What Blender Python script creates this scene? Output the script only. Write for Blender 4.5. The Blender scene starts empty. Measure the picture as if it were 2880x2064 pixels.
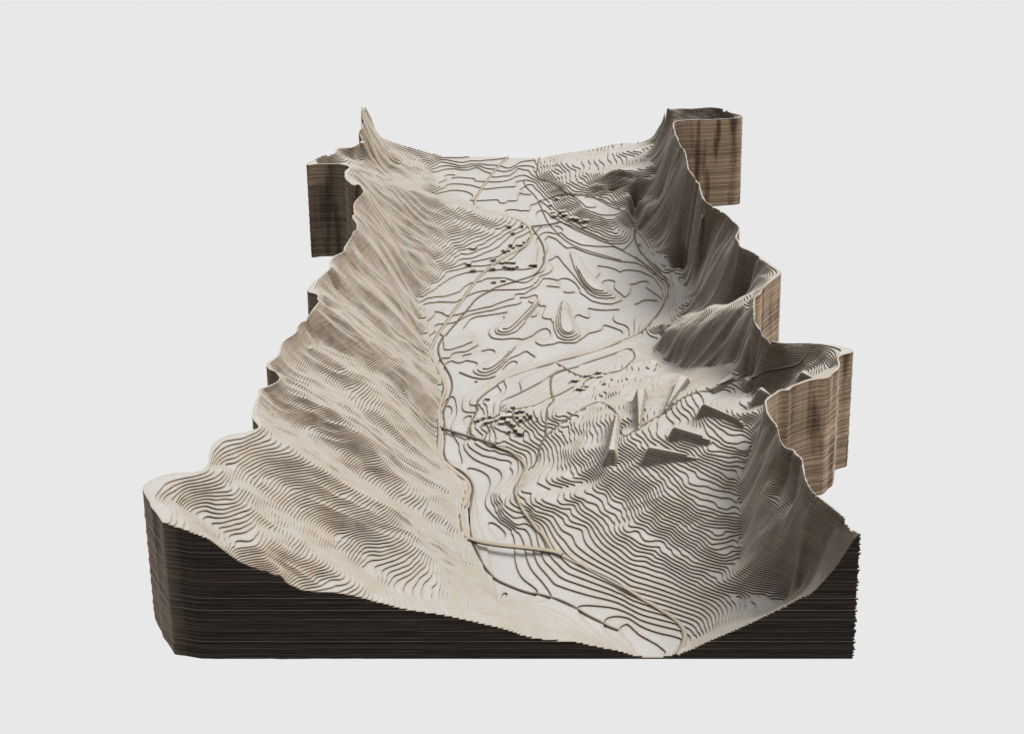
import bpy, math, random
import numpy as np
from mathutils import Vector

# ------------------------------------------------------------------ camera, world, light
U = 0.002                      # one sheet of card = 2 mm; everything below is measured in sheets
H = 622.0                      # camera height above the underside of the model
YO = 900.0                     # model is centred near the origin
CX, CY, F = 1650.0, -350.0, 3854.0
TH = math.radians(14.54)
sc = bpy.context.scene
cam = bpy.data.cameras.new("camera"); co = bpy.data.objects.new("camera", cam)
sc.collection.objects.link(co); sc.camera = co
co.location = (0, -YO*U, H*U)
co.rotation_euler = (math.pi/2-TH, 0, 0)
cam.sensor_width = 36; cam.lens = F/2880*36
cam.shift_x = (1440-CX)/2880; cam.shift_y = (CY-1032)/2880
cam.clip_start = 0.01; cam.clip_end = 50
w = bpy.data.worlds.new("World"); sc.world = w; w.use_nodes = True
bg = w.node_tree.nodes['Background']; bg.inputs[0].default_value = (0.808, 0.808, 0.808, 1); bg.inputs[1].default_value = 1.0
sun = bpy.data.lights.new("lamp", 'SUN'); sun.energy = 4.0; sun.angle = math.radians(24); sun.color = (1.0, 0.97, 0.935)
so = bpy.data.objects.new("lamp", sun); sc.collection.objects.link(so)
so.rotation_euler = Vector((-0.70, -0.22, -0.92)).to_track_quat('-Z', 'Y').to_euler()
sc.view_settings.view_transform = 'Standard'; sc.view_settings.look = 'None'
sc.view_settings.exposure = 0; sc.view_settings.gamma = 1
rng = np.random.RandomState(7)

# ------------------------------------------------------------------ survey: sight lines through photo points
def rayd(px, py):
    u = (np.asarray(px, float)-CX)/F; v = (np.asarray(py, float)-CY)/F
    return u, np.cos(TH)-v*np.sin(TH), -np.sin(TH)-v*np.cos(TH)
def atz(px, py, z):
    dx, dy, dz = rayd(px, py); s = (z-H)/dz
    return dx*s, dy*s
def aty(py, Y):
    dx, dy, dz = rayd(0, py); return H+dz*Y/dy
def P(txt, x0=0, y0=0, s=1.0):
    return [(x0+float(a.split(',')[0])*s, y0+float(a.split(',')[1])*s) for a in txt.split()]
S3 = 0.36922
A = lambda t: P(t, 1100, 380, S3)      # crops of the photograph the points were read from
B = lambda t: P(t, 1100, 900, S3)
Cc = lambda t: P(t, 1700, 900, S3)
D = lambda t: P(t, 1200, 1350, S3)
Q = lambda t: P(t, 1160, 780, 0.18459)
G = lambda t: P(t, 1300, 1080, 0.1411)
K = lambda t: P(t, 1340, 1260, 0.14767)
M = lambda t: P(t, 1460, 420, 0.14768)
N = lambda t: P(t, 1760, 620, 0.2215)
R = lambda t: P(t, 1980, 900, 0.2215)
T = lambda t: P(t, 1980, 1200, 0.2215)
L = lambda t: P(t, 720, 640, 0.23386)
LB = lambda t: P(t, 840, 280, 0.18459)
CR = lambda t: P(t, 1640, 280, 0.2215)
LM = lambda t: P(t, 700, 960, 0.30769)
L0 = lambda t: P(t, 380, 1000, S3)
CAP = 88.0
YF = float(atz(0, 1852, 0)[1]); YB = float(atz(0, 440, 20)[1])

# ------------------------------------------------------------------ outline of the block (the top contour)
out_left = P("458,1468 440,1444 425,1422 412,1400 403,1385 400,1369 428,1347 483,1330 561,1327 587,1306 587,1273 602,1244 638,1225 709,1210 731,1203 709,1177 709,1160 716,1140 729,1107 725,1094 753,1087 786,1070 788,1055 749,1033 753,1018 782,1002 787,986 792,960 835,935 835,921 842,909 858,900 881,869 892,857 897,847 891,843 893,832 890,827 863,820 870,807 884,792 907,771 926,759 925,745 926,735 937,722 952,715 959,712 970,705 967,702 973,689 989,663 994,650 1004,648 1004,640 1003,628 989,609 1000,601 993,592 997,566 1022,544 1020,530 1008,518 995,524 968,500 969,481 985,470 960,462 912,461 862,465 864,461 878,452 900,441 912,437 945,432 941,424 951,414 969,417 991,415 1010,405 1019,389 1008,376 1008,370 1019,359 1017,350 1025,345 1016,330 1015,311 1018,302")
out_right = P("1879,305 1906,305 1943,306 1972,304 1988,302 2017,303 2041,308 2054,318 2076,321 2089,324 2090,331 2070,334 2056,334 1986,338 1943,338 1906,340 1893,346 1898,369 1905,386 1912,402 1915,411 1926,422 1930,435 1935,457 1936,475 1948,490 1959,504 1960,513 1968,515 1970,533 1974,545 1979,561 2003,579 2039,599 2052,610 2061,621 2077,633 2082,644 2075,658 2069,668 2079,680 2083,695 2114,706 2148,729 2194,762 2197,768 2181,782 2159,797 2145,815 2134,830 2123,835 2122,853 2121,864 2124,886 2122,897 2132,919 2145,932 2145,943 2165,957 2194,963 2213,965 2290,964 2357,972 2385,979 2399,984 2400,991 2363,1000 2357,1009 2362,1020 2361,1037 2345,1048 2339,1057 2326,1064 2290,1066 2264,1072 2235,1084 2223,1090 2221,1096 2195,1096 2179,1108 2155,1124 2155,1139 2159,1159 2170,1177 2188,1197 2193,1221 2198,1238 2204,1251 2215,1260 2235,1264 2237,1275 2259,1289 2261,1315 2266,1342 2279,1371 2297,1390 2326,1413 2352,1433 2372,1450")
def dens(pl, step=3.0):
    pl = np.asarray(pl, float); o = []
    for a, b in zip(pl[:-1], pl[1:]):
        n = max(1, int(np.ceil(np.linalg.norm(b[:2]-a[:2])/step)))
        for i in range(n): o.append(a+(b-a)*i/n)
    o.append(pl[-1]); return np.array(o)
def smooth(pl, n=1):
    pl = np.asarray(pl, float)
    for _ in range(n):
        q = [pl[0]]
        for a, b in zip(pl[:-1], pl[1:]): q += [a*.75+b*.25, a*.25+b*.75]
        q.append(pl[-1]); pl = np.array(q)
    return pl
def flat(pl, z):
    pl = np.asarray(pl, float); x, y = atz(pl[:, 0], pl[:, 1], z); return np.stack([x, y], 1)
OL = smooth(flat(out_left, CAP), 1); OR = smooth(flat(out_right, CAP), 1)
xfl = float(atz(482, 1487, CAP)[0]); xfr = float(atz(2430, 1497, CAP)[0])
zt = aty(296, YB)
bl = (float(atz(1026, 296, zt)[0]), YB); br = (float(atz(1871, 299, zt)[0]), YB)
outline = np.vstack([[(xfl+10, YF), (xfl+2, YF+1.5)], OL, [bl, br], OR, [(xfr, YF)]])

# ------------------------------------------------------------------ control heights
pts = []                       # (x, y, z) in sheets
def add(p, z, step=4.5):
    p = np.asarray(p, float)
    z = np.broadcast_to(np.asarray(z, float), (len(p),))
    x, y = atz(p[:, 0], p[:, 1], z)
    q = dens(np.stack([x, y, z], 1), step) if len(p) > 1 else np.stack([x, y, z], 1)
    pts.extend(map(tuple, q))
def addz(txt, step=4.5):         # "x,y,z ..."
    a = np.array([[float(v) for v in t.split(',')] for t in txt.split()])
    add(a[:, :2], a[:, 2], step)
for poly, zz in ((OL, 89.3), (OR, 88.9)):
    for x, y in dens(poly, 5): pts.append((x, y, zz))
front = P("480,1485 524,1490 587,1511 631,1546 675,1579 749,1608 805,1634 856,1658 945,1664 1019,1677 1118,1706 1180,1716 1255,1727 1362,1752 1410,1763 1481,1786 1532,1795 1606,1799 1691,1817 1754,1830 1780,1840 1850,1846 1890,1840 1909,1834 1938,1826 2000,1797 2100,1755 2180,1715 2247,1680 2286,1662 2323,1623 2354,1587 2378,1551 2397,1521 2409,1502 2430,1500")
back = P("1026,296 1030,304 1041,324 1050,345 1061,380 1069,385 1098,396 1117,403 1135,409 1154,412 1170,419 1196,426 1220,430 1240,435 1270,438 1320,440 1403,442 1500,445 1525,444 1561,435 1600,429 1654,422 1728,404 1801,400 1824,391 1838,382 1850,360 1861,344 1868,324 1871,301")
for pl, Y in ((front, YF), (back, YB)):
    q = []
    for px, py in pl:
        z = float(aty(py, Y)); q.append((float(atz(px, py, z)[0]), Y, z))
    pts.extend(map(tuple, dens(np.array(q), 6)))
# valley floor and basin contour lines
add(Q("570,1270 660,1220 780,1175 950,1130 1130,1095 1100,1145 1225,1205"), 4)
add(Q("1000,1330 950,1380 940,1430 1010,1475 1120,1485 1250,1430 1370,1330 1480,1225 1600,1180 1690,1130 1720,1110 1780,1140 1885,1220"), 4)
add(Q("510,1225 660,1213 870,1100 1015,1020 930,935"), 5)
add(Q("780,850 785,760 880,630 980,590 1150,570 1300,545 1460,510 1390,590 1410,640 1280,700 1190,770 1170,850 1200,900 1260,925 1360,935 1500,920 1620,920"), 5)
add(Q("1230,1205 1030,1340 990,1390 1020,1430 1100,1450 1250,1400 1400,1270 1540,1110 1660,960 1850,855 1885,900 1890,1000 1970,1035 2167,1010"), 5)
add(B("1280,165 1400,170 1490,110 1600,75 1625,30 1700,55 1760,80 1790,130"), 5)
add(Q("125,885 240,905 350,805 390,850 460,900 470,1000 490,1100 600,1093 760,1040 925,965 860,890 775,800"), 6)
add(Q("1610,300 1740,292 1815,270 1755,350 1815,390"), 6)
add(Q("1400,660 1280,750 1260,800 1280,845 1340,865 1450,865 1580,820 1700,700 1860,510 1950,450 2055,430 1990,580 2000,630 2100,640 2160,680"), 6)
add(A("1180,1395 1240,1400 1245,1470 1270,1530 1330,1560 1400,1550 1440,1520 1420,1450 1390,1400 1400,1375 1430,1365 1470,1385 1510,1395 1500,1310 1560,1325 1640,1330 1740,1320 1850,1300 2050,1262"), 6)
add(Q("80,640 130,640 220,680 300,610 370,520 450,530 530,585 700,560 870,510 1200,430 1500,325 1700,250 1850,150 1960,30"), 7)
add(A("1150,1150 1280,1110 1290,1150 1310,1190 1340,1200"), 7)
add(A("1390,1180 1450,1200 1530,1260 1600,1280 1680,1285 1760,1255 1765,1225 1700,1165 1700,1110 1780,1135 1850,1130 1950,1165 2060,1240"), 7)
add(A("1290,1290 1255,1400 1265,1480 1300,1525 1350,1540 1410,1525 1425,1500 1390,1420 1350,1300"), 7)
add(Q("130,420 250,375 500,375 660,372 800,290 970,220 1100,195 1310,185 1640,180 1850,130 1960,0"), 8)
add(A("1190,960 1270,915 1320,980 1400,1070 1450,1130 1500,1195 1560,1230 1640,1240 1705,1225 1700,1200"), 8)
add(A("1560,1085 1590,1050 1565,990 1640,1000 1700,1015 1750,1045 1770,1025 1830,1025 1900,1040 2000,1080 2070,1180"), 8)
add(Q("60,385 200,320 350,295 500,285 720,215 780,150 870,90 950,65 1030,60 1130,10 1400,0"), 9)
add(A("1165,800 1200,765 1260,790 1350,870 1370,930 1400,1020 1460,1130 1530,1200 1600,1220 1690,1220"), 9)
add(A("1390,850 1500,895 1620,930 1750,960 1870,970 1950,1010 2000,1060 2080,1130"), 9)
add(A("1240,700 1350,790 1450,835 1560,845 1710,845 1850,920 1960,1000 2060,1090"), 10)
add(A("880,600 960,600 1010,570 1060,575 1060,530 1110,520"), 12)
add(A("300,460 350,465 400,450 500,460 540,490 640,500 810,490 830,515 870,520 880,500 960,500 975,410 1010,425 1080,450"), 13)
add(A("620,380 720,410 850,395 950,390 950,355 1030,340"), 14); add(A("400,320 430,335 520,320 640,330 640,350"), 15)
add(A("300,290 400,260 580,265 670,250 760,290 780,320 900,310 960,260 1050,265"), 16)
add(A("380,200 520,235 600,215 700,220 830,235 880,245 950,230 1000,200 1100,190"), 18)
add(P("1300,1050 1290,1130 1300,1250 1340,1150"), 3.4); add(P("1335,1330 1345,1400 1352,1470 1400,1560 1430,1640 1500,1670"), 2.6)
add(P("1400,1040 1350,1090"), 3.6); add(P("1800,1838 1830,1843"), 1.6)
add(P("1330,1000 1420,1000"), 4.5); add(P("1700,800 1780,860 1740,900"), 6.5); add(P("1520,600 1560,650"), 10.5); add(P("1400,590 1330,570"), 12.5)
# channel bank on the right, contour by contour
add(K("-100,230 0,285 200,370 320,430 390,500 385,560 390,650 330,760 290,830 255,920 255,1010 290,1100 340,1170 360,1230 450,1340 560,1440 700,1560 780,1640"), 3.6)
add(K("0,65 150,140 300,165 420,210 550,215 640,240 690,290 640,370 700,420 700,500 640,600"), 5)
add(G("110,1150 130,1230 250,1320 400,1400 540,1440 680,1450 800,1490"), 5)
add(G("240,1130 300,1200 420,1270 560,1320 640,1300 760,1370 900,1390 1010,1430 1100,1490"), 6)
add(K("320,900 330,960 400,1090 410,1200 460,1290 600,1420 720,1530 880,1550 930,1640"), 4.6)
add(K("370,850 380,960 450,1050 440,1150 460,1220 600,1330 700,1430 800,1455 930,1415 1120,1520"), 6)
add(K("510,800 560,850 620,860 720,830"), 7); add(K("480,1130 580,1210 700,1310 850,1300 990,1270"), 7)
for t_, z_ in (("1300,370 1200,490 1130,650 1300,720 1480,775", 13), ("1420,330 1370,440 1300,600 1400,660 1700,710", 14), ("1520,270 1500,400 1440,580 1600,630 1840,710", 15),
               ("1590,200 1570,340 1600,420 1590,540 1700,600 1920,680", 16), ("1690,160 1660,280 1690,400 1660,510 1850,570 2050,630", 17),
               ("840,770 900,835 1130,850", 12), ("930,960 960,1050 1100,1160 1300,1230 1480,1300 1530,1400 1640,1560", 11),
               ("1030,960 1060,1050 1250,1140 1450,1190 1640,1330 1690,1440 2000,1520", 12), ("1110,930 1150,1020 1330,1100 1560,1180 1750,1290 1800,1380 2100,1450", 13),
               ("1250,960 1290,1040 1500,1080 1560,1150 1820,1140 1800,1240 2100,1370", 14), ("1600,840 1540,950 1600,1020 1830,1050 1980,1200 2150,1300", 15),
               ("1680,840 1640,980 1900,1010 2020,1140 2167,1220", 16), ("1800,820 1850,930 2160,1080", 17), ("1890,860 1950,930 2167,980", 18)):
    add(K(t_), z_)
# village terrace edges
for t_, z_ in (("160,400 240,510 290,560 200,700 150,800 140,880 170,960 280,1080", 5), ("340,410 440,510 470,620 380,680", 6), ("490,420 510,600", 7), ("650,370 640,580", 8), ("770,370 760,560", 9),
               ("290,800 290,880 430,1020", 6), ("380,840 400,900 490,950", 7), ("560,900 550,1130", 8), ("600,870 660,950 690,1180 880,1120", 9), ("620,850 680,930 850,930 910,990 980,1010", 10),
               ("880,1130 1050,1240 1170,1290 1320,1310 1370,1400 1380,1480", 9), ("940,1090 1120,1160 1330,1240 1460,1330 1500,1480", 10), ("1250,990 1230,1130 1370,1190 1530,1290", 11),
               ("1100,770 1180,860 1290,930 1350,1010 1370,1110 1540,1220", 12), ("1210,750 1290,850 1430,940 1500,1060 1590,1100", 13), ("1290,680 1340,800 1500,900 1640,1020", 14), ("1380,680 1430,770 1560,840 1660,880", 15),
               ("1390,540 1460,560 1500,690 1660,790 1900,860", 16), ("1540,480 1590,620 1690,710", 17), ("1700,600 1800,680 1990,760 2120,830 2080,930 1980,990", 18), ("1780,520 1830,640 1900,680 2060,690", 19),
               ("1920,520 2000,610 2200,680", 20), ("2030,520 2100,590 2230,610", 21), ("420,260 620,180 740,170", 6.5), ("900,140 1100,150", 8.5), ("1000,500 1100,420 1300,350", 11.5)):
    add(G(t_), z_)
# fan behind the village
add(B("640,590 760,480 900,410 1060,350 1250,290 1450,230 1650,170 1800,110"), 5.6)
addz("1420,1065,8 1500,1040,8.3 1600,1000,8.5 1700,975,9 1780,950,9.5"); addz("1480,1090,9.5 1560,1065,10.5 1650,1030,11.5 1720,1010,12.5 1790,985,13.5")
addz("1560,1110,13.5 1620,1085,14.5 1700,1065,17 1780,1040,20 1840,1015,22")
addz("1630,1135,18 1700,1115,22 1760,1100,26 1830,1080,30 1900,1060,35 1980,1040,41 2050,1025,47")
addz("1590,1190,20 1650,1170,23 1700,1150,27 1760,1180,33"); addz("1600,1262,19.5 1680,1237,26 1735,1223,32")
# crest of the right hill along the road, and side valley
addz("1760,1228,37 1790,1213,40 1850,1175,43 1900,1135,46 1960,1105,49 2020,1080,52 2090,1062,55 2150,1045,58")
addz("2150,1072,59 2220,1056,68 2290,1044,76 2340,1028,83"); addz("2240,1040,72 2300,1010,80"); addz("2190,1010,70 2160,1035,60")
# big front right hill
add(D("400,1380 330,1240"), 1.2) if False else None
add(P("1876,1839 1850,1812 1800,1783 1766,1750 1743,1761"), 2); add(D("1530,830 1700,900")[:1], 9)
add(D("900,620 1000,640 1130,630 1260,780 1430,740 1530,830"), 3) if False else None
addz("1533,1577,6 1600,1600,7.5 1700,1640,7.5 1750,1690,5.5 1800,1740,4"); addz("1560,1640,5 1640,1700,4 1700,1745,3")
addz("1620,1530,11 1700,1560,12.5 1800,1600,13.5 1880,1650,12 1930,1720,8"); addz("1690,1400,19 1750,1440,21 1850,1480,24 1950,1520,26 2040,1560,26")
addz("1690,1305,26 1740,1320,29 1800,1330,32"); addz("1830,1350,33 1930,1400,36 2040,1430,37"); addz("1860,1300,39 1950,1310,42 2050,1340,43")
addz("1950,1220,49 2020,1240,50 2090,1260,51"); addz("2000,1160,52 2060,1150,56 2120,1160,60"); addz("1960,1180,47 1900,1190,44"); addz("2040,1110,50 2080,1122,54 2120,1125,59 2100,1160,56")
addz("1940,1800,3.5 1975,1740,8 2010,1690,13 2050,1630,20 2085,1560,27 2100,1500,33 2095,1430,38 2090,1370,43 2100,1310,48 2125,1240,54 2145,1180,62")
# front right steep wall spurs
addz("2198,1262,84 2170,1320,70 2140,1400,56 2125,1470,45 2110,1540,35"); addz("2258,1310,84 2250,1380,72 2215,1440,60 2180,1500,48 2140,1590,33 2080,1680,17")
addz("2210,1330,70 2200,1390,62 2190,1430,57"); addz("2350,1450,83 2330,1500,72 2290,1580,50 2230,1640,30"); addz("2300,1420,82 2260,1500,63 2240,1560,50")
addz("2160,1240,76 2130,1310,60 2105,1360,48")
# upper right wall
addz("1960,830,24 1940,770,21 1935,730,23 1945,690,29 1950,650,34")
addz("1900,850,14 1905,800,13 1890,760,12.5 1850,700,12 1800,640,12 1780,580,16"); addz("1930,900,18 1880,930,12 1850,960,11")
addz("1850,700,13.5 1890,688,20 1930,672,29"); addz("1875,755,13.5 1905,742,18"); addz("1835,640,19 1870,635,26")
addz("2150,735,85 2120,800,62 2090,870,42 2050,900,34"); addz("2075,700,83 2060,760,66 2020,820,47 1975,870,29"); addz("2110,740,76 2090,800,58 2070,850,45")
addz("2060,635,84 2020,700,66 1990,770,48 1955,830,30"); addz("1980,590,83 1986,640,66 1978,700,49 1960,750,34"); addz("2030,640,76 2000,720,57")
addz("2130,826,82 2048,852,67 1990,868,51 1937,884,36 1871,905,19 1830,930,11"); addz("2115,862,80 2048,866,71 2000,885,60 1950,903,49 1900,922,36 1865,945,22")
addz("2100,930,72 2040,938,59 1980,953,47 1930,962,37 1890,966,27"); addz("1855,962,16 1900,992,24 1984,1018,38 2069,1018,48")
addz("2125,905,84 2100,960,70 2080,1010,53 2070,1025,48"); addz("2140,940,86 2130,990,72 2120,1030,57"); addz("2180,965,85 2190,1000,73 2200,1030,66")
# back right
addz("1530,470,20 1560,500,22 1600,540,23 1650,578,22 1700,618,20 1740,655,15.5"); addz("1500,520,13 1530,560,12.5 1560,600,12 1620,640,11.5 1700,680,11")
addz("1560,460,25 1640,450,29.5 1720,438,34 1800,418,40 1850,405,44"); addz("1600,490,26 1700,476,32.5 1780,455,38.5 1830,440,43")
addz("1844,462,48 1817,469,45 1757,487,42 1726,494,38 1687,507,33 1662,519,28.5 1640,535,24.5"); addz("1845,488,43 1813,499,41 1782,515,36 1757,522,32 1718,532,27 1684,552,22.5 1650,556,22")
addz("1835,520,37 1825,560,31 1812,595,25"); addz("1720,560,23 1760,590,21.5"); addz("1765,545,28 1792,572,25")
addz("1835,450,46 1848,420,53")
for px_, zf in ((1925, 70), (1960, 66), (2000, 66), (2035, 70)): pts.append((float(atz(px_, 325, 78)[0]), 1177.0, zf))
addz("1893,360,86 1880,400,70 1860,440,58"); addz("1925,425,85 1900,470,70 1872,520,50 1860,560,34"); addz("1945,490,85 1925,545,66 1902,600,45 1886,628,33")
addz("1870,340,76 1880,320,82");
# left slope: foot line
addz("1400,1690,3.5 1370,1630,4 1345,1570,4.5 1330,1520,4.5 1320,1430,4.5 1300,1350,5 1260,1310,5 1232,1280,5 1228,1220,5 1230,1150,5 1240,1090,5.5 1225,1030,6 1205,970,7 1192,900,8 1180,860,10")
addz("1375,1668,8 1480,1715,8 1600,1765,7 1700,1805,5")
# left front spurs (r) and gullies (g)
addz("735,1212,87 830,1270,80 900,1320,73 970,1350,66 1060,1410,55 1150,1480,42 1220,1560,30 1270,1640,24 1330,1695,18")
addz("600,1310,86 660,1320,81 740,1360,74 830,1405,65 900,1450,57 950,1510,48 1030,1580,38 1110,1640,33 1180,1695,31")
addz("620,1300,87 650,1380,82 700,1425,77 760,1490,68 840,1540,60 920,1600,51 1000,1650,44")
addz("450,1380,88 530,1440,80 600,1490,74 690,1550,69 780,1605,59")
addz("862,1626,51 940,1632,47"); addz("490,1400,86 560,1470,80 640,1535,73")
addz("788,1060,87 850,1100,78 930,1160,66 1010,1225,53 1080,1290,40 1140,1350,28 1210,1430,19 1280,1530,10")
addz("740,1095,86 800,1150,74 870,1205,62 950,1260,50 1020,1310,39 1100,1390,28 1180,1460,21")
addz("760,1040,87 840,1060,74 920,1100,63 1000,1150,51 1080,1210,38 1150,1290,26")
addz("860,960,79 950,1010,66 1020,1070,54 1090,1130,43 1160,1195,29 1215,1265,11")
addz("840,995,79 900,1040,66 980,1090,54"); addz("897,850,87 960,900,73 1040,955,56 1130,1010,38 1180,1060,24 1225,1130,10")
addz("860,920,82 920,960,68 1000,1020,53 1090,1080,38 1170,1150,20"); addz("920,780,82 980,850,66 1060,920,48 1140,980,28")
addz("970,710,86 1010,770,71 1070,840,53 1140,910,31 1175,950,16"); addz("990,680,82 1040,760,64 1100,830,44 1160,890,20")
addz("1005,640,87 1050,700,68 1100,770,48 1150,830,26"); addz("1000,590,87 1040,640,72 1090,700,52")
# promontory
addz("955,425,87 990,442,82 1043,475,70 1098,508,60 1172,538,47 1228,557,38 1259,574,32 1340,597,24 1420,612,17 1480,640,13")
addz("1015,512,86 1050,545,71 1090,590,58 1120,640,45 1150,700,33 1172,760,21 1180,810,13")
addz("1210,600,33 1230,650,25 1240,700,19 1250,760,12"); addz("1300,620,24 1330,660,18 1350,700,14 1380,750,10.5"); addz("1400,640,16 1450,670,12 1470,720,10.5 1400,720,12")
for px_ in (885, 905, 925, 942): pts.append((float(atz(px_, 449, 84)[0]), 1083.0, 76.0)); addz("1130,560,50 1180,580,40"); addz("1500,690,10.5 1520,760,9.5")
addz("1030,350,78 1050,400,63 1065,440,50 1075,465,44"); addz("1000,440,80 1030,430,70 1050,460,56 1070,490,52")
addz("1090,425,38 1130,445,31 1170,465,25 1205,482,20"); addz("1100,480,36 1150,505,29 1200,528,21"); addz("1150,425,28 1200,440,23")

# ------------------------------------------------------------------ interpolate the surface
pa = np.array(pts)
keep = []; cell = {}
for i, (x, y, z) in enumerate(pa):
    k = (round(x/1.5), round(y/1.5))
    if k not in cell: cell[k] = i; keep.append(i)
pa = pa[keep]; n = len(pa); c2 = 1.6**2
d = np.sqrt((pa[:, None, 0]-pa[None, :, 0])**2+(pa[:, None, 1]-pa[None, :, 1])**2+c2)
Mx = np.zeros((n+3, n+3)); Mx[:n, :n] = -d+np.eye(n)*0.08
Mx[:n, n] = 1; Mx[:n, n+1] = pa[:, 0]/500; Mx[:n, n+2] = pa[:, 1]/500; Mx[n:, :n] = Mx[:n, n:].T
wt = np.linalg.solve(Mx, np.concatenate([pa[:, 2], np.zeros(3)]))
x0, x1, y0, y1 = -262.0, 192.0, YF-3, YB+3
cs = 2.25; gx = np.arange(x0, x1+cs, cs); gy = np.arange(y0, y1+cs, cs)
XX, YY = np.meshgrid(gx, gy); Z = np.zeros(XX.size); fx, fy = XX.ravel(), YY.ravel()
for a in range(0, Z.size, 4000):
    b = min(Z.size, a+4000)
    dd = np.sqrt((fx[a:b, None]-pa[None, :, 0])**2+(fy[a:b, None]-pa[None, :, 1])**2+c2)
    Z[a:b] = -dd@wt[:n]+wt[n]+wt[n+1]*fx[a:b]/500+wt[n+2]*fy[a:b]/500
Z = Z.reshape(XX.shape)
def bil(Zg, ox, oy, st, x, y):
    u = np.clip((x-ox)/st, 0, Zg.shape[1]-1.001); v = np.clip((y-oy)/st, 0, Zg.shape[0]-1.001)
    i = u.astype(int); j = v.astype(int); u = u-i; v = v-j
    return (Zg[j, i]*(1-u)+Zg[j, i+1]*u)*(1-v)+(Zg[j+1, i]*(1-u)+Zg[j+1, i+1]*u)*v
def blur(a, k=1):
    for _ in range(k):
        a = np.pad(a, 1, mode='edge')
        a = (a[:-2]+2*a[1:-1]+a[2:])/4; a = (a[:, :-2]+2*a[:, 1:-1]+a[:, 2:])/4
    return a
ST = 0.75
fxs = np.arange(x0, x1, ST); fys = np.arange(y0, y1, ST)
X, Y = np.meshgrid(fxs, fys); NY, NX = X.shape
Zh = blur(bil(Z, x0, y0, cs, X, Y), 2)
def noise(wx, wy, seed, ang=0.0, dom=None):
    r = np.random.RandomState(seed); ca, sa = math.cos(ang), math.sin(ang)
    xa, ya = (X, Y) if dom is None else dom
    u = (xa*ca+ya*sa)/wx; v = (-xa*sa+ya*ca)/wy
    u = u-u.min(); v = v-v.min()
    g = r.rand(int(v.max())+3, int(u.max())+3)*2-1
    i = u.astype(int); j = v.astype(int); u = u-i; v = v-j; u = u*u*(3-2*u); v = v*v*(3-2*v)
    return (g[j, i]*(1-u)+g[j, i+1]*u)*(1-v)+(g[j+1, i]*(1-u)+g[j+1, i+1]*u)*v
gyy, gxx = np.gradient(Zh, ST); slope = np.hypot(gxx, gyy)
hill = np.clip((blur(slope, 6)-0.08)/0.3, 0, 1)
steep = np.clip((blur(slope, 6)-0.45)/0.5, 0, 1)
wx_ = noise(30, 30, 3)*7; dom = (X+noise(24, 24, 4)*8, Y+wx_)
sp = (1-np.abs(noise(70, 15, 11, 0.10, dom)*2))*1.4+(1-np.abs(noise(34, 8, 12, -0.1, dom)*2))*0.9+(1-np.abs(noise(14, 4.2, 13, 0.15, dom)*2))*0.38
hill = hill*np.clip((Zh-np.where(X > -75, 11, 4))/7, 0, 1)
edge_fade = np.clip(np.minimum(Y-YF, YB-Y)/8, 0, 1)*np.clip((89-Zh)/6, 0, 1)
Zh = Zh+steep*(sp-1.35)*1.6*edge_fade+hill*(noise(11, 9, 5)*1.1+noise(5.5, 5, 6)*.45)*(.3+.7*edge_fade)+hill*np.clip((X+60)/40, 0, 1)*(noise(24, 20, 51)*1.1+noise(13, 10, 52)*1.1)*edge_fade

fxy = atz(1790, 1060, 24)
fan = np.exp(-(((X-float(fxy[0]))*.8+(Y-float(fxy[1]))*.6)/62)**2-((-(X-float(fxy[0]))*.6+(Y-float(fxy[1]))*.8)/26)**2)
Zh = Zh+fan*(noise(9, 4.5, 61, .5)*.8+noise(4, 3, 62)*.2)
# signed distance to the outline (positive inside)
def sdf(poly, X, Y, closed=True, chunk=60000):
    a = np.asarray(poly, float); b = np.roll(a, -1, 0)
    if not closed: a, b = a[:-1], b[:-1]
    fx, fy = X.ravel(), Y.ravel(); D2 = np.full(fx.size, 1e18); ins = np.zeros(fx.size, bool)
    for (ax, ay), (bx, by) in zip(a, b):
        ex, ey = bx-ax, by-ay; L2 = ex*ex+ey*ey
        if L2 < 1e-12: continue
        t = np.clip(((fx-ax)*ex+(fy-ay)*ey)/L2, 0, 1)
        D2 = np.minimum(D2, (fx-ax-t*ex)**2+(fy-ay-t*ey)**2)
        if closed and ay != by:
            m = ((ay > fy) != (by > fy)) & (fx < (bx-ax)*(fy-ay)/(by-ay)+ax); ins ^= m
    D_ = np.sqrt(D2); return (np.where(ins, D_, -D_) if closed else D_).reshape(X.shape)
oc = outline
st3 = 4; Xc, Yc = X[::st3, ::st3], Y[::st3, ::st3]
sdc = sdf(oc, Xc, Yc)
sd = np.full(X.shape, -50.0)
near = np.abs(bil(sdc, x0, y0, ST*st3, X, Y)) < 9
up = bil(sdc, x0, y0, ST*st3, X, Y)
sd = up.copy(); sd[near] = sdf(oc, X[near][None, :], Y[near][None, :])[0]

rim = np.full(X.shape, 99.0); rm = np.abs(up) < 9
rim[rm] = np.minimum(sdf(OL, X[rm][None, :], Y[rm][None, :], False)[0], sdf(OR, X[rm][None, :], Y[rm][None, :], False)[0])
Zh = np.maximum(Zh, CAP+0.3-np.maximum(rim-0.95, 0)*8)          # a thin level rim all along the outer edge
Zh = np.where((sd < 0) & (rim < 4), CAP+0.3, Zh)
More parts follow.
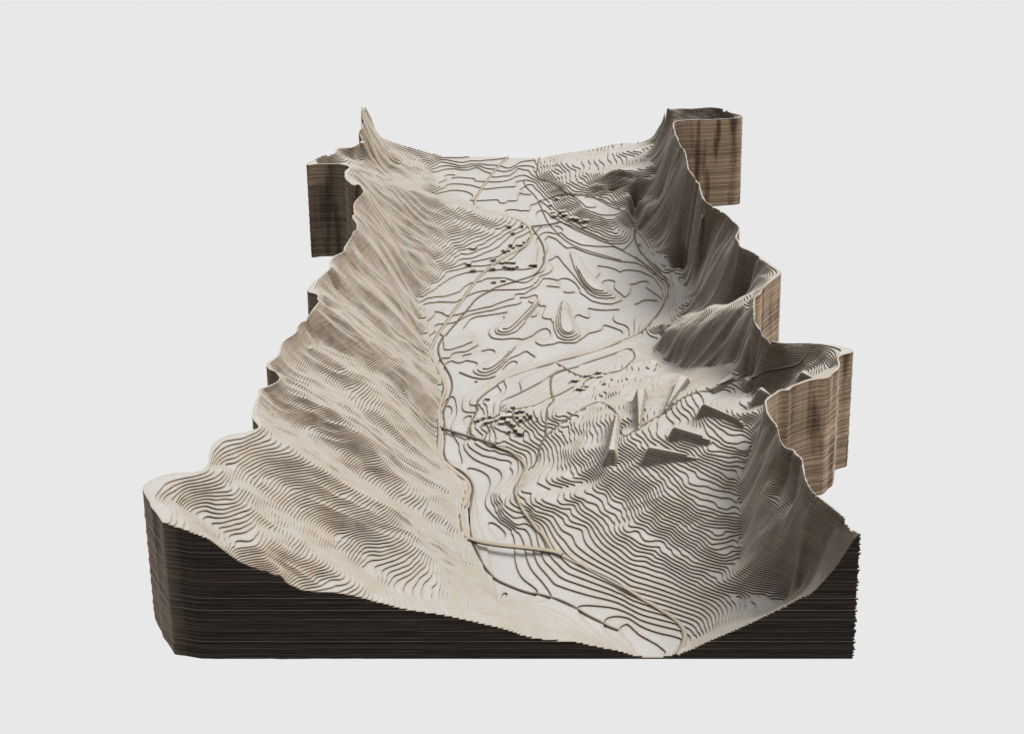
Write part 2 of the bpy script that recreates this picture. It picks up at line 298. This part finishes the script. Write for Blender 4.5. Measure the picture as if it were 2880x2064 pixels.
# small closed mounds and wedge dams
def plateau(poly_px, z, steepness=1.3, top=None):
    global Zh
    pxy = flat(poly_px, z); m = 34
    bx0, bx1 = pxy[:, 0].min()-m, pxy[:, 0].max()+m; by0, by1 = pxy[:, 1].min()-m, pxy[:, 1].max()+m
    i0, i1 = max(0, int((bx0-x0)/ST)), int((bx1-x0)/ST); j0, j1 = max(0, int((by0-y0)/ST)), int((by1-y0)/ST)
    s = sdf(pxy, X[j0:j1, i0:i1], Y[j0:j1, i0:i1])
    Zh[j0:j1, i0:i1] = np.maximum(Zh[j0:j1, i0:i1], np.where(s > 0, z+0.06+np.minimum(s*0.3, 0.12), z+0.06+s*steepness))
def sm(p, k=2):
    p = list(p); 
    return smooth(p+[p[0]], k)[:-1]
for pl, z in ((Q("1500,1095 1300,1210 1120,1330 1070,1375 1110,1390 1190,1375 1350,1270"), 6),
              (Q("1945,325 1700,520 1400,690 1300,760 1310,810 1370,832 1480,820 1560,760 1800,520"), 7),
              (Q("1900,345 1600,600 1375,760 1390,780 1460,775 1550,710 1750,500"), 8),
              (A("1310,1250 1270,1400 1285,1490 1340,1520 1400,1500 1400,1470 1360,1370 1340,1270"), 8),
              (A("1305,1295 1285,1400 1300,1480 1350,1505 1388,1490 1380,1430 1345,1350"), 9),
              (A("1410,990 1440,1080 1500,1160 1560,1195 1630,1205 1665,1190 1590,1120 1480,1020"), 10),
              (A("1425,1010 1470,1100 1530,1165 1600,1185 1630,1180 1560,1120"), 11)):
    plateau(sm(pl), z, 2.0)

def drop(px, py):              # where a sight line meets the terrain
    dx, dy, dz = [float(v) for v in rayd(px, py)]
    s = np.linspace((91-H)/dz, (0.3-H)/dz, 900)
    zz = H+dz*s; tz = bil(Zh, x0, y0, ST, dx*s, dy*s)
    m = np.nonzero(zz <= tz)[0]; i = m[0] if len(m) else len(s)-1
    return dx*s[i], dy*s[i], float(tz[i])
wedges = [("1797,1203 1792,1092 1815,1090", 42), ("1734,1162 1712,1264 1730,1266 1737,1165", 37),
          ("1873,1146 1912,1053 1937,1060", 47), ("2008,1086 2057,1046 2065,1061", 55),
          ("2162,1043 2092,1062 2100,1073", 59), ("2292,1066 2252,1045 2262,1040", 85),
          ("2172,1113 2133,1092 2144,1088", 70), ("2090,1184 1976,1135 1988,1130", 58),
          ("1996,1232 1893,1201 1904,1196", 52), ("1962,1284 1822,1258 1834,1251", 45)]
for poly, zw in wedges: plateau(P(poly), zw, 3.2 if zw in (42, 47, 55) else 2.3)
Zh = np.minimum(Zh, CAP+0.9); Zh = np.maximum(Zh, 1.05)

# ------------------------------------------------------------------ maps that colour the card (laser scorch, painted side light)
gy2, gx2 = np.gradient(blur(Zh, 1), ST); sl = np.maximum(np.hypot(gx2, gy2), 0.02)
fr = Zh-np.floor(Zh)
dist = np.minimum(np.where(Zh < CAP, np.minimum(fr, 1-fr), 9)/sl, np.abs(sd))
scorch = np.clip(np.exp(-(dist/1.0)**1.5)*0.56+np.exp(-dist/3.0)*0.20, 0, 1)*(0.72+0.28*noise(6, 6, 21))*(1-.12*np.clip((-30-X)/40, 0, 1))
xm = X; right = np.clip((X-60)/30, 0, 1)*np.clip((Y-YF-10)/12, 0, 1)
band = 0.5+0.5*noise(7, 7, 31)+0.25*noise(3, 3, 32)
lift = right*np.clip(0.7+0.5*band, 0, 1)+np.clip((-100-X)/20, 0, 1)*np.clip((Y-YF-1.5)/3, 0, 1)*.34                       # side light put into the edge colour: right flank pale, left side less so
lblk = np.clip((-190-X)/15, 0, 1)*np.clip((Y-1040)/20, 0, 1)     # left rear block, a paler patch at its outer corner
print('grid', X.shape, 'ctrl', n)

# ------------------------------------------------------------------ materials
def nm(name):
    m = bpy.data.materials.new(name); m.use_nodes = True; nt = m.node_tree
    return m, nt, nt.nodes, nt.links, nt.nodes['Principled BSDF']
def mixc(nt, fac, a, b, mode='MIX'):
    mx = nt.nodes.new('ShaderNodeMix'); mx.data_type = 'RGBA'; mx.blend_type = mode
    for s, v in ((mx.inputs[0], fac), (mx.inputs[6], a), (mx.inputs[7], b)):
        if hasattr(v, 'links'): nt.links.new(v, s)
        else: s.default_value = v
    return mx.outputs[2]
def tnoise(nt, scale, detail=3, vec=None, dist=0):
    t = nt.nodes.new('ShaderNodeTexNoise'); t.inputs['Scale'].default_value = scale; t.inputs['Detail'].default_value = detail
    t.inputs['Distortion'].default_value = dist
    if vec: nt.links.new(vec, t.inputs['Vector'])
    return t.outputs['Fac']
def ramp(nt, fac, a, b):
    r = nt.nodes.new('ShaderNodeMapRange'); r.inputs[1].default_value = a; r.inputs[2].default_value = b
    nt.links.new(fac, r.inputs[0]); return r.outputs[0]
def geopos(nt, sx=1, sy=1, sz=1):
    g = nt.nodes.new('ShaderNodeNewGeometry'); m = nt.nodes.new('ShaderNodeMapping'); m.inputs['Scale'].default_value = (sx, sy, sz)
    nt.links.new(g.outputs['Position'], m.inputs['Vector']); return m.outputs[0]
def attr(nt, name):
    a = nt.nodes.new('ShaderNodeAttribute'); a.attribute_name = name; return a.outputs['Fac']
def math_(nt, op, a, b):
    m = nt.nodes.new('ShaderNodeMath'); m.operation = op
    for s, v in zip(m.inputs, (a, b)):
        if hasattr(v, 'links'): nt.links.new(v, s)
        else: s.default_value = v
    return m.outputs[0]

def card_material(name, base, tan):
    m, nt, nd, lk, bs = nm(name)
    p = geopos(nt)
    mott = tnoise(nt, 14, 4, p); fine = tnoise(nt, 900, 2, p); fib = tnoise(nt, 260, 3, p)
    col = mixc(nt, ramp(nt, mott, .3, .7), (base[0]*.93, base[1]*.925, base[2]*.91, 1), (base[0]*1.04, base[1]*1.04, base[2]*1.05, 1))
    sc_ = math_(nt, 'MULTIPLY', attr(nt, 'scorch'), math_(nt, 'ADD', 0.72, math_(nt, 'MULTIPLY', tnoise(nt, 45, 3, p), 0.5)))
    col = mixc(nt, sc_, col, (*tan, 1))
    col = mixc(nt, ramp(nt, fib, .25, .75), col, mixc(nt, 1.0, col, (.90, .89, .87, 1), 'MULTIPLY'))
    col = mixc(nt, ramp(nt, fine, .35, .75), col, mixc(nt, 1.0, col, (.88, .87, .85, 1), 'MULTIPLY'))
    lk.new(col, bs.inputs['Base Color']); bs.inputs['Roughness'].default_value = .88; bs.inputs['Specular IOR Level'].default_value = .15
    bp = nd.new('ShaderNodeBump'); bp.inputs['Strength'].default_value = .25; bp.inputs['Distance'].default_value = .0004
    lk.new(fine, bp.inputs['Height']); lk.new(bp.outputs[0], bs.inputs['Normal'])
    return m
def edge_material(name, dark, mid, gold):
    m, nt, nd, lk, bs = nm(name)
    oi = nd.new('ShaderNodeObjectInfo'); rnd = oi.outputs['Random']
    p = geopos(nt, 1, 1, .12); pb = geopos(nt, 1, 1, 18)
    streak = tnoise(nt, 26, 4, pb, .4); vert = tnoise(nt, 55, 2, p); spk = tnoise(nt, 500, 3, geopos(nt))
    a = mixc(nt, ramp(nt, streak, .35, .7), (*dark, 1), (*mid, 1))
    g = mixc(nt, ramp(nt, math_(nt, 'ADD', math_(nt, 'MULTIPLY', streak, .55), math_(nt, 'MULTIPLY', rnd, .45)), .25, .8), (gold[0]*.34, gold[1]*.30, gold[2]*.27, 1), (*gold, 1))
    g = mixc(nt, ramp(nt, vert, .50, .64), g, mixc(nt, 1.0, g, (.30, .26, .22, 1), 'MULTIPLY'))  # vertical bands: char plus the shading of the flutes, painted as one tone
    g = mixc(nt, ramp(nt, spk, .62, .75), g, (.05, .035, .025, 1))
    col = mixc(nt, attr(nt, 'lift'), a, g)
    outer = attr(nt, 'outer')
    shaded_char = mixc(nt, math_(nt, 'MULTIPLY', ramp(nt, rnd, .80, .96), .8), (.0075, .0044, .0030, 1), (.032, .020, .012, 1))  # charred outer faces, blackened further by shade put into the colour
    shaded_char = mixc(nt, ramp(nt, streak, .45, .75), shaded_char, (.022, .0145, .009, 1))
    col2 = mixc(nt, attr(nt, 'lift'), shaded_char, g)
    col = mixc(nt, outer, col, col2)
    lk.new(col, bs.inputs['Base Color']); bs.inputs['Roughness'].default_value = .7; bs.inputs['Specular IOR Level'].default_value = .12
    return m
M_top = card_material('grey_card', (.435, .432, .427), (.375, .300, .208))
M_edge = edge_material('laser_burnt_edge', (.030, .020, .0135), (.085, .057, .037), (.40, .295, .200))
M_road = card_material('road_card', (.41, .365, .30), (.34, .28, .21))
M_lane = card_material('lane_card', (.23, .19, .145), (.17, .13, .09))
M_roof = card_material('roof_card', (.46, .45, .43), (.36, .29, .21))

def link_mesh(name, verts, faces_t, faces_q, mats, mat_idx_t, mat_idx_q, parent, attrs=None):
    me = bpy.data.meshes.new(name)
    nt_, nq = len(faces_t), len(faces_q)
    me.vertices.add(len(verts)); me.vertices.foreach_set('co', np.asarray(verts, np.float32).ravel())
    loops = np.concatenate([np.asarray(faces_t, np.int32).ravel(), np.asarray(faces_q, np.int32).ravel()]) if nq or nt_ else np.zeros(0, np.int32)
    me.loops.add(len(loops)); me.loops.foreach_set('vertex_index', loops)
    st = np.concatenate([np.arange(nt_)*3, nt_*3+np.arange(nq)*4]).astype(np.int32)
    me.polygons.add(nt_+nq); me.polygons.foreach_set('loop_start', st)
    me.polygons.foreach_set('material_index', np.concatenate([mat_idx_t, mat_idx_q]).astype(np.int32))
    for m in mats: me.materials.append(m)
    for k, v in (attrs or {}).items():
        a = me.attributes.new(k, 'FLOAT', 'POINT'); a.data.foreach_set('value', np.asarray(v, np.float32))
    me.update(calc_edges=True)
    o = bpy.data.objects.new(name, me); sc.collection.objects.link(o); o.parent = parent
    return o

root = bpy.data.objects.new('topographic_model', None); sc.collection.objects.link(root)
root['label'] = 'layered grey card model of a mountain valley with winding roads and tiny villages'
root['category'] = 'architectural model'

# ------------------------------------------------------------------ slice the surface into sheets
idx = np.arange(NY*NX).reshape(NY, NX)
a_, b_, c_, d_ = idx[:-1, :-1], idx[:-1, 1:], idx[1:, 1:], idx[1:, :-1]
flip = ((np.add.outer(np.arange(NY-1), np.arange(NX-1))) % 2).astype(bool)
T1 = np.where(flip[..., None], np.stack([a_, b_, c_], -1), np.stack([a_, b_, d_], -1))
T2 = np.where(flip[..., None], np.stack([a_, c_, d_], -1), np.stack([b_, c_, d_], -1))
TR = np.stack([T1, T2], 2)                                       # (NY-1, NX-1, 2, 3), counter-clockwise
jn = [rng.randn()*0.045 for _ in range(100)]
for k in (7, 12, 19, 26, 27, 33, 41, 52, 60, 71): jn[k] += 0.36
nzA, nzB = noise(40, 40, 41), noise(16, 16, 42)
flute = noise(7, 7, 43)*0.45*right+noise(6, 6, 44)*.5*np.clip((-100-X)/20, 0, 1)
def field(k):
    off = jn[k]+flute+nzA*0.10*math.sin(k*2.1)+nzB*0.08*math.cos(k*3.3)
    off = off*np.clip((Y-YF-1)/6, .45, 1)
    return np.minimum((Zh-k)/np.maximum(sl, .15), sd+off), sd+off
def sheet(k):
    Fk, So = field(k); Fn = (Zh-(k+1))/np.maximum(sl, .15)
    Fn = np.minimum(Fn, sd-0.9) if k < CAP else np.full_like(Zh, -9)
    c4 = lambda A_, fn: fn(fn(A_[:-1, :-1], A_[:-1, 1:]), fn(A_[1:, :-1], A_[1:, 1:]))
    act = (c4(Fk, np.maximum) >= 0) & ((c4(Fn, np.minimum) < 1.6) | (c4(Fk, np.minimum) < 0))
    tri = TR[act].reshape(-1, 3)
    if not len(tri): return None
    Fv = Fk.ravel(); v = Fv[tri]; ins = v >= 0; cnt = ins.sum(1)
    base = NY*NX
    faces = [tri[cnt == 3]]; segs = []
    vx, vy = X.ravel(), Y.ravel()
    newk = {}; eA, eB = [], []
    def edge_ids(p, q):
        lo = np.minimum(p, q).astype(np.int64); hi = np.maximum(p, q).astype(np.int64); return lo*base+hi
    keys = []
    for r in range(3):
        i0, i1, i2 = r, (r+1) % 3, (r+2) % 3
        m = (cnt == 1) & ins[:, i0]; t = tri[m]
        if len(t): keys.append(('1', t[:, i0], edge_ids(t[:, i0], t[:, i1]), edge_ids(t[:, i0], t[:, i2])))
        m = (cnt == 2) & ~ins[:, i0]; t = tri[m]
        if len(t): keys.append(('2', t[:, i1], t[:, i2], edge_ids(t[:, i2], t[:, i0]), edge_ids(t[:, i1], t[:, i0])))
    ek = np.unique(np.concatenate([np.concatenate(kk[-2:]) for kk in keys]))
    lo = (ek//base).astype(int); hi = (ek % base).astype(int)
    t = Fv[lo]/(Fv[lo]-Fv[hi]); t = np.clip(t, 0, 1)
    ex, ey = vx[lo]+(vx[hi]-vx[lo])*t, vy[lo]+(vy[hi]-vy[lo])*t
    eid = lambda key: base+np.searchsorted(ek, key)
    wl = []
    for kk in keys:
        if kk[0] == '1':
            e1, e2 = eid(kk[2]), eid(kk[3]); faces.append(np.stack([kk[1], e1, e2], 1)); wl.append(np.stack([e1, e2], 1))
        else:
            e1, e2 = eid(kk[3]), eid(kk[4])
            faces.append(np.stack([kk[1], kk[2], e1], 1)); faces.append(np.stack([kk[1], e1, e2], 1)); wl.append(np.stack([e1, e2], 1))
    faces = np.concatenate(faces); wl = np.concatenate(wl)
    used, inv = np.unique(faces, return_inverse=True); faces = inv.reshape(-1, 3)
    xs = np.where(used < base, vx[np.minimum(used, base-1)], 0); ys = np.where(used < base, vy[np.minimum(used, base-1)], 0)
    e = used >= base; xs[e] = ex[used[e]-base]; ys[e] = ey[used[e]-base]
    nv = len(used)
    # walls
    wu, winv = np.unique(wl, return_inverse=True); winv = winv.reshape(-1, 2); nw = len(wu)
    wx2, wy2 = ex[wu-base], ey[wu-base]
    zt2, zb2 = k*U, (k-1)*U+0.00004
    V = np.concatenate([np.stack([xs*U, (ys-YO)*U, np.full(nv, zt2)], 1),
                        np.stack([wx2*U, (wy2-YO)*U, np.full(nw, zt2)], 1), np.stack([wx2*U, (wy2-YO)*U, np.full(nw, zb2)], 1)])
    p, q = winv[:, 0]+nv, winv[:, 1]+nv
    quads = np.stack([q, p, p+nw, q+nw], 1)
    scv = np.concatenate([bil(scorch, x0, y0, ST, xs, ys), np.ones(2*nw)])
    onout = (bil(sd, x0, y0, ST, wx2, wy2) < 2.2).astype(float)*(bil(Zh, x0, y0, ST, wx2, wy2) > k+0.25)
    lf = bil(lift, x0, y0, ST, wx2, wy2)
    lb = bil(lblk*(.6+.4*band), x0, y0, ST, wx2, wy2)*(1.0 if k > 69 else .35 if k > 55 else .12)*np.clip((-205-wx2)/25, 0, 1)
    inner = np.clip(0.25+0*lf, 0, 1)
    lw = np.where(onout > .5, np.maximum(lf, lb*.8), 0.07+0.55*np.clip((-85-wx2)/40, 0, 1))  # left hill edges painted paler, as if lit from the right
    z0 = np.zeros(nv)
    nV = len(V); lab = np.arange(nV); lnk = np.concatenate([faces[:, :2], faces[:, 1:], quads[:, [0, 1]], quads[:, [1, 2]],
        np.stack([np.searchsorted(used, wu), np.arange(nw)+nv], 1)])
    for _ in range(400):
        ra, rb = lab[lnk[:, 0]], lab[lnk[:, 1]]; df = ra != rb
        if not df.any(): break
        lnk = lnk[df]; ra, rb = ra[df], rb[df]; mn = np.minimum(ra, rb)
        np.minimum.at(lab, ra, mn); np.minimum.at(lab, rb, mn)
        while (lab[lab] != lab).any(): lab = lab[lab]
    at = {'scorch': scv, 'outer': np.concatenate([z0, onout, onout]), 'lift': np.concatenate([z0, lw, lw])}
    res = []
    for g in np.unique(lab):
        vm = lab == g; fm = vm[faces[:, 0]]; qm = vm[quads[:, 0]]
        if fm.sum() < 14: continue
        re_ = np.cumsum(vm)-1
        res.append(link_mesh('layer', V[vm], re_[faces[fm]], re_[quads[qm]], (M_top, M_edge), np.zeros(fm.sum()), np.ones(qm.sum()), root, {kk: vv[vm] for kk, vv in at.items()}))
    return res
tot = npart = 0
for k in range(1, int(CAP)+1):
    for o in sheet(k) or ():
        tot += len(o.data.polygons); npart += 1
print('layers', npart, 'faces', tot)

# ------------------------------------------------------------------ roads: strips of thin card
def strip(name, px, width, thick=1.0, lift_=0.5, bridge=(), zs=None):
    width *= .72 if width < 2.5 else .88
    p3 = np.array([drop(*q) for q in px]); 
    for (i, j) in bridge:                                        # spans float straight between their ends
        for t in range(i+1, j):
            fct = (t-i)/(j-i); z = p3[i, 2]*(1-fct)+p3[j, 2]*fct
            p3[t] = (*[float(v) for v in atz(px[t][0], px[t][1], z)], z)
    p3 = smooth(p3, 2); q = dens(p3, 2.0)
    z = q[:, 2].copy()
    if not bridge:
        tz = bil(Zh, x0, y0, ST, q[:, 0], q[:, 1]); z = np.maximum(np.floor(tz), 1)
    for _ in range(6): z[1:-1] = (z[:-2]+2*z[1:-1]+z[2:])/4
    q[:, 2] = z+lift_
    tg = np.gradient(q[:, :2], axis=0); tg /= np.maximum(np.linalg.norm(tg, axis=1)[:, None], 1e-6)
    nn = np.stack([-tg[:, 1], tg[:, 0]], 1)*width/2
    l, r = q[:, :2]+nn, q[:, :2]-nn
    m = len(q); V = []
    for zz in (q[:, 2], q[:, 2]-thick):
        for s in (l, r): V.append(np.stack([s[:, 0]*U, (s[:, 1]-YO)*U, zz*U], 1))
    V = np.concatenate(V); i = np.arange(m-1); lt, rt, lb_, rb = i, i+m, i+2*m, i+3*m
    F_ = [np.stack([rt, rt+1, lt+1, lt], 1), np.stack([lt, lt+1, lb_+1, lb_], 1), np.stack([rb, rb+1, rt+1, rt], 1), np.stack([lb_, lb_+1, rb+1, rb], 1),
          np.array([[0, 2*m, 3*m, m]]), np.array([[m-1, 2*m-1, 4*m-1, 3*m-1]])]
    mi = np.concatenate([np.zeros(m-1), np.ones(3*(m-1)+2)]); nv = len(V)
    sc_ = np.full(nv, .45)
    return link_mesh(name, V, np.zeros((0, 3), int), np.concatenate(F_), (M_road if width > 2.4 else M_lane, M_edge), np.zeros(0), mi, root,
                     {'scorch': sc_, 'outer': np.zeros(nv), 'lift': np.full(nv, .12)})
r1 = D("1910,1325 1960,1240 1972,1160 1930,1080 1830,1010 1600,870 1400,755 1200,650 1030,570 960,545 750,518 560,500 400,475 330,450 285,410 268,330 262,270 275,180 305,110 308,60") + \
     B("545,1450 598,1310 590,1230 520,1180 420,1100 368,1040 355,980 370,870 365,820 358,700 375,620 412,540 408,490 370,400 320,300 287,240 330,150 400,40") + \
     A("420,1430 560,1230 650,1100 750,1000 900,910 1020,850 1075,770 1060,700 960,640 850,610 740,585 660,560 635,520 645,480 700,390 780,280 888,168")
strip('road', r1[:9], 3.0); strip('bridge', r1[8:14], 3.0, 1.0, .9, bridge=((1, 5),)); strip('road', r1[13:], 3.0)
r2 = B("375,818 400,832 520,870 640,905 800,955 930,1000 1000,1060 1035,1130 1000,1200 950,1280 955,1340 1000,1440 1060,1510 1120,1600") + D("880,400 930,480 960,540")
strip('bridge', r2[:5], 2.2, 1.0, 1.0, bridge=((1, 3),)); strip('road', r2[3:], 3.0)
strip('road', B("1050,1137 1110,1090 1130,1000 1150,920 1250,820 1400,710 1500,650 1580,625 1650,640 1710,690 1745,760 1750,850 1780,885 1830,860 1950,780 2100,690")+Cc("560,610 700,545 850,500 1000,460 1100,440 1180,400 1240,380 1330,383 1430,355 1500,315 1540,250 1575,190"), 1.9)
strip('road', B("1180,880 1188,660 1250,612 1225,570 1215,480 1222,430 1260,397 1335,372"), 2.0)
strip('road', B("840,618 960,570 1150,460 1300,385 1450,340 1650,270 1780,220 1830,218 1862,262 1850,300 1800,350 1770,375 1640,410 1600,402 1550,412 1490,435 1400,410 1340,372 1252,322"), 1.5)
strip('road', B("640,905 600,845 618,770 660,690 652,640 700,570 850,460 960,410 1250,320 1400,280 1650,210 1850,120 1950,60 2000,-10")+A("2020,1380 2090,1270 2120,1180 2100,1110 2020,1010 1900,900 1850,780 1865,700 1820,620 1700,560 1600,500 1520,462 1350,458 1260,450 1130,502"), 1.9)
strip('road', A("1290,658 1380,695 1500,745 1700,842 1850,922 1960,1002 2070,1100"), 1.6)
strip('road', A("1132,168 1105,290 1120,330 1200,345 1290,392 1325,440 1400,466"), 1.3)
strip('railway', A("1072,705 1130,780 1168,860 1172,960 1130,1040 1050,1090 850,1140 720,1200 640,1250 600,1310 500,1420 400,1540")+B("390,130 358,200 370,290 430,380 465,450 470,530 430,620 397,690 410,790 410,900 400,1000 430,1090 560,1160 635,1270 612,1370 592,1500 600,1600")+D("320,180 320,300 345,440 380,530 440,660 520,750 620,800 750,850 880,870 1100,950 1250,1040 1380,1110 1460,1145"), 1.5, 1.2, .9)
strip('bridge', A("1068,702 1120,695 1180,690 1240,680 1290,662"), 1.3, 1.0, 1.1, bridge=((0, 4),))
strip('road', A("1010,345 1020,385 1100,460 1150,560 1200,680 1300,780 1380,840 1500,885 1750,955"), 1.6)
for t, w_ in (("610,775 720,757 830,717 900,690 990,668 1120,645 1210,592 1280,570 1390,508", 1.3), ("710,905 760,805 772,770 850,745 950,730", 1.4), ("860,735 900,780 935,835", 1.2), ("935,650 960,700 965,740", 1.1), ("1535,425 1480,460 1465,492", 1.2)):
    strip('road', B(t), w_)
strip('road', CR("795,975 700,1030 350,1110 270,1160 210,1240"), 1.5)
strip('weir', B("522,398 600,432 680,452 740,445 795,425"), 1.6, 1.0, .8)

# ------------------------------------------------------------------ tiny buildings of stacked card
def house(px, py, wpx, dpx, rot=0, hgt=2.4, kind=0, name='house'):
    X_, Y_, zt_ = drop(px, py+hgt*2.2)
    zt_ = math.floor(zt_)
    x_, y_ = [float(v) for v in atz(px, py, zt_+hgt)]
    e1 = float(atz(px+wpx, py, zt_+hgt)[0])-x_; e2 = abs(float(atz(px, py+dpx, zt_+hgt)[1])-y_)
    a = math.radians(rot); ca, sa = math.cos(a), math.sin(a); hw, hd = e1/2, e2/2
    if kind == 1: outl = [(-hw, -hd), (hw, -hd), (hw, hd*.1), (hw*.15, hd*.1), (hw*.15, hd), (-hw, hd)]
    elif kind == 2: outl = [(-hw, -hd*.2), (-hw*.1, -hd*.2), (-hw*.1, -hd), (hw, -hd), (hw, hd*.6), (hw*.3, hd*.6), (hw*.3, hd), (-hw, hd)]
    else: outl = [(-hw, -hd), (hw, -hd), (hw, hd), (-hw, hd)]
    levels = [(-1.0, 0), (hgt*.33, 0), (hgt*.33, .10), (hgt*.66, .10), (hgt*.66, 0.02), (hgt, .02)]
    V, nO = [], len(outl); r = random.Random(int(px*7+py))
    for zz, ins_ in levels:
        for (u, v) in outl:
            u2, v2 = u-math.copysign(ins_, u), v-math.copysign(ins_, v)
            V.append(((x_+u2*ca-v2*sa)*U, (y_+u2*sa+v2*ca-YO)*U, (zt_+zz)*U))
    me = bpy.data.meshes.new(name); fs = []
    for l in range(len(levels)-1):
        for i in range(nO):
            j = (i+1) % nO; fs.append((l*nO+i, l*nO+j, (l+1)*nO+j, (l+1)*nO+i))
    nf = len(fs)
    if kind == 3:                                               # pitched roof
        t0 = (len(levels)-1)*nO
        rz = hgt+e2*.45
        for u in (-hw, hw): V.append(((x_+u*ca)*U, (y_+u*sa-YO)*U, (zt_+rz)*U))
        fs += [(t0, t0+1, len(V)-1, len(V)-2), (t0+2, t0+3, len(V)-2, len(V)-1), (t0+1, t0+2, len(V)-1), (t0+3, t0, len(V)-2)]
    else: fs.append(tuple((len(levels)-1)*nO+i for i in range(nO)))
    me.from_pydata(V, [], fs); me.materials.append(M_roof); me.materials.append(M_edge)
    for i, pl in enumerate(me.polygons): pl.material_index = 1 if i < nf else 0
    a_s = me.attributes.new('scorch', 'FLOAT', 'POINT'); a_s.data.foreach_set('value', [r.uniform(.1, .6)]*len(V))
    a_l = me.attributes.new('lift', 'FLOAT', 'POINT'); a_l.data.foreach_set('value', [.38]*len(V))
    o = bpy.data.objects.new(name, me); sc.collection.objects.link(o); o.parent = root
def houses(x, y, s, rows):
    for row in rows:
        cx_, cy_, w_, d_ = row[:4]; rot = row[4] if len(row) > 4 else 0; kind = row[5] if len(row) > 5 else 0; h_ = row[6] if len(row) > 6 else 1.95
        house(x+cx_*s, y+cy_*s, w_*s, d_*s, rot, h_, kind)
houses(1300, 1080, .1411, [(840, 420, 60, 35, 0, 3), (850, 465, 60, 45, 8), (825, 500, 75, 38, 0), (1005, 430, 90, 45, 5, 1), (955, 515, 80, 50, 0, 2), (1090, 530, 90, 38, 3), (1215, 515, 85, 45, 0, 1), (1150, 510, 40, 25),
    (800, 558, 100, 36, 4), (870, 608, 235, 66, 6, 0, 3), (1110, 628, 112, 38, 0), (1235, 612, 90, 45, 3), (1355, 592, 82, 48, 4, 0, 3), (1165, 675, 76, 46, 0, 0, 3), (940, 708, 135, 62, -6, 1), (780, 745, 100, 50, -4, 0),
    (690, 690, 56, 40, 0), (595, 716, 50, 35), (490, 732, 130, 42, 10, 0, 3), (585, 632, 140, 55, 2, 2), (430, 640, 62, 45, 6), (310, 700, 70, 35, -5, 3), (1015, 780, 120, 58, -8, 2), (1130, 910, 215, 110, -22, 2), (940, 915, 60, 38, 0),
    (470, 272, 52, 25, 0), (520, 272, 52, 28, 0), (1500, 645, 22, 30, 0, 0, 4), (1290, 560, 60, 36, 0)])
houses(1540, 1000, .097, [(805, 678, 240, 70, -6), (905, 915, 135, 75, -10, 0), (1040, 945, 115, 65, -10, 0), (985, 855, 115, 45, -15), (1130, 862, 125, 45, -15, 0), (1165, 545, 190, 60, 10), (1320, 592, 100, 50, 0), (1520, 578, 140, 55, 12), (1425, 465, 70, 30, 0, 3), (1500, 462, 90, 35, 5), (1620, 795, 60, 25, -8, 0, 1.5)])
houses(1290, 620, .119, [(350, 640, 105, 45, 8, 0), (410, 608, 50, 35, 8), (240, 1000, 115, 58, -6), (345, 1148, 110, 42, 5), (825, 905, 80, 55, -20, 3, 2.0), (815, 1110, 100, 38, 0), (1040, 970, 90, 50, 0, 1), (1145, 958, 105, 44, -5), (1282, 968, 125, 42, -4),
    (1090, 1065, 80, 42, -5), (1190, 1090, 85, 36, -3), (1290, 1095, 75, 36, 0), (1385, 1065, 58, 35), (1762, 1025, 180, 42, 4), (835, 1428, 100, 42), (1058, 1392, 105, 44, -8), (1075, 690, 112, 50, -3, 2), (1185, 682, 62, 36), (1295, 612, 62, 38), (1440, 548, 140, 55, 10), (1235, 545, 88, 44, 0, 1), (1535, 490, 56, 34), (1185, 115, 110, 32, -3), (1495, 128, 65, 32), (1280, 272, 82, 32)])
houses(1460, 420, .1477, [(735, 930, 92, 40, 0, 2), (600, 1042, 55, 26), (645, 1183, 75, 28, 0, 1), (680, 1243, 95, 44, -5), (820, 1168, 130, 34, 10), (850, 1228, 85, 30), (1000, 1293, 112, 38, 10), (1108, 1303, 108, 36, -8, 1), (1165, 1362, 55, 30), (1245, 1338, 52, 32), (1312, 1340, 82, 34, 0, 1), (1250, 1453, 80, 34), (55, 1455, 50, 28)])
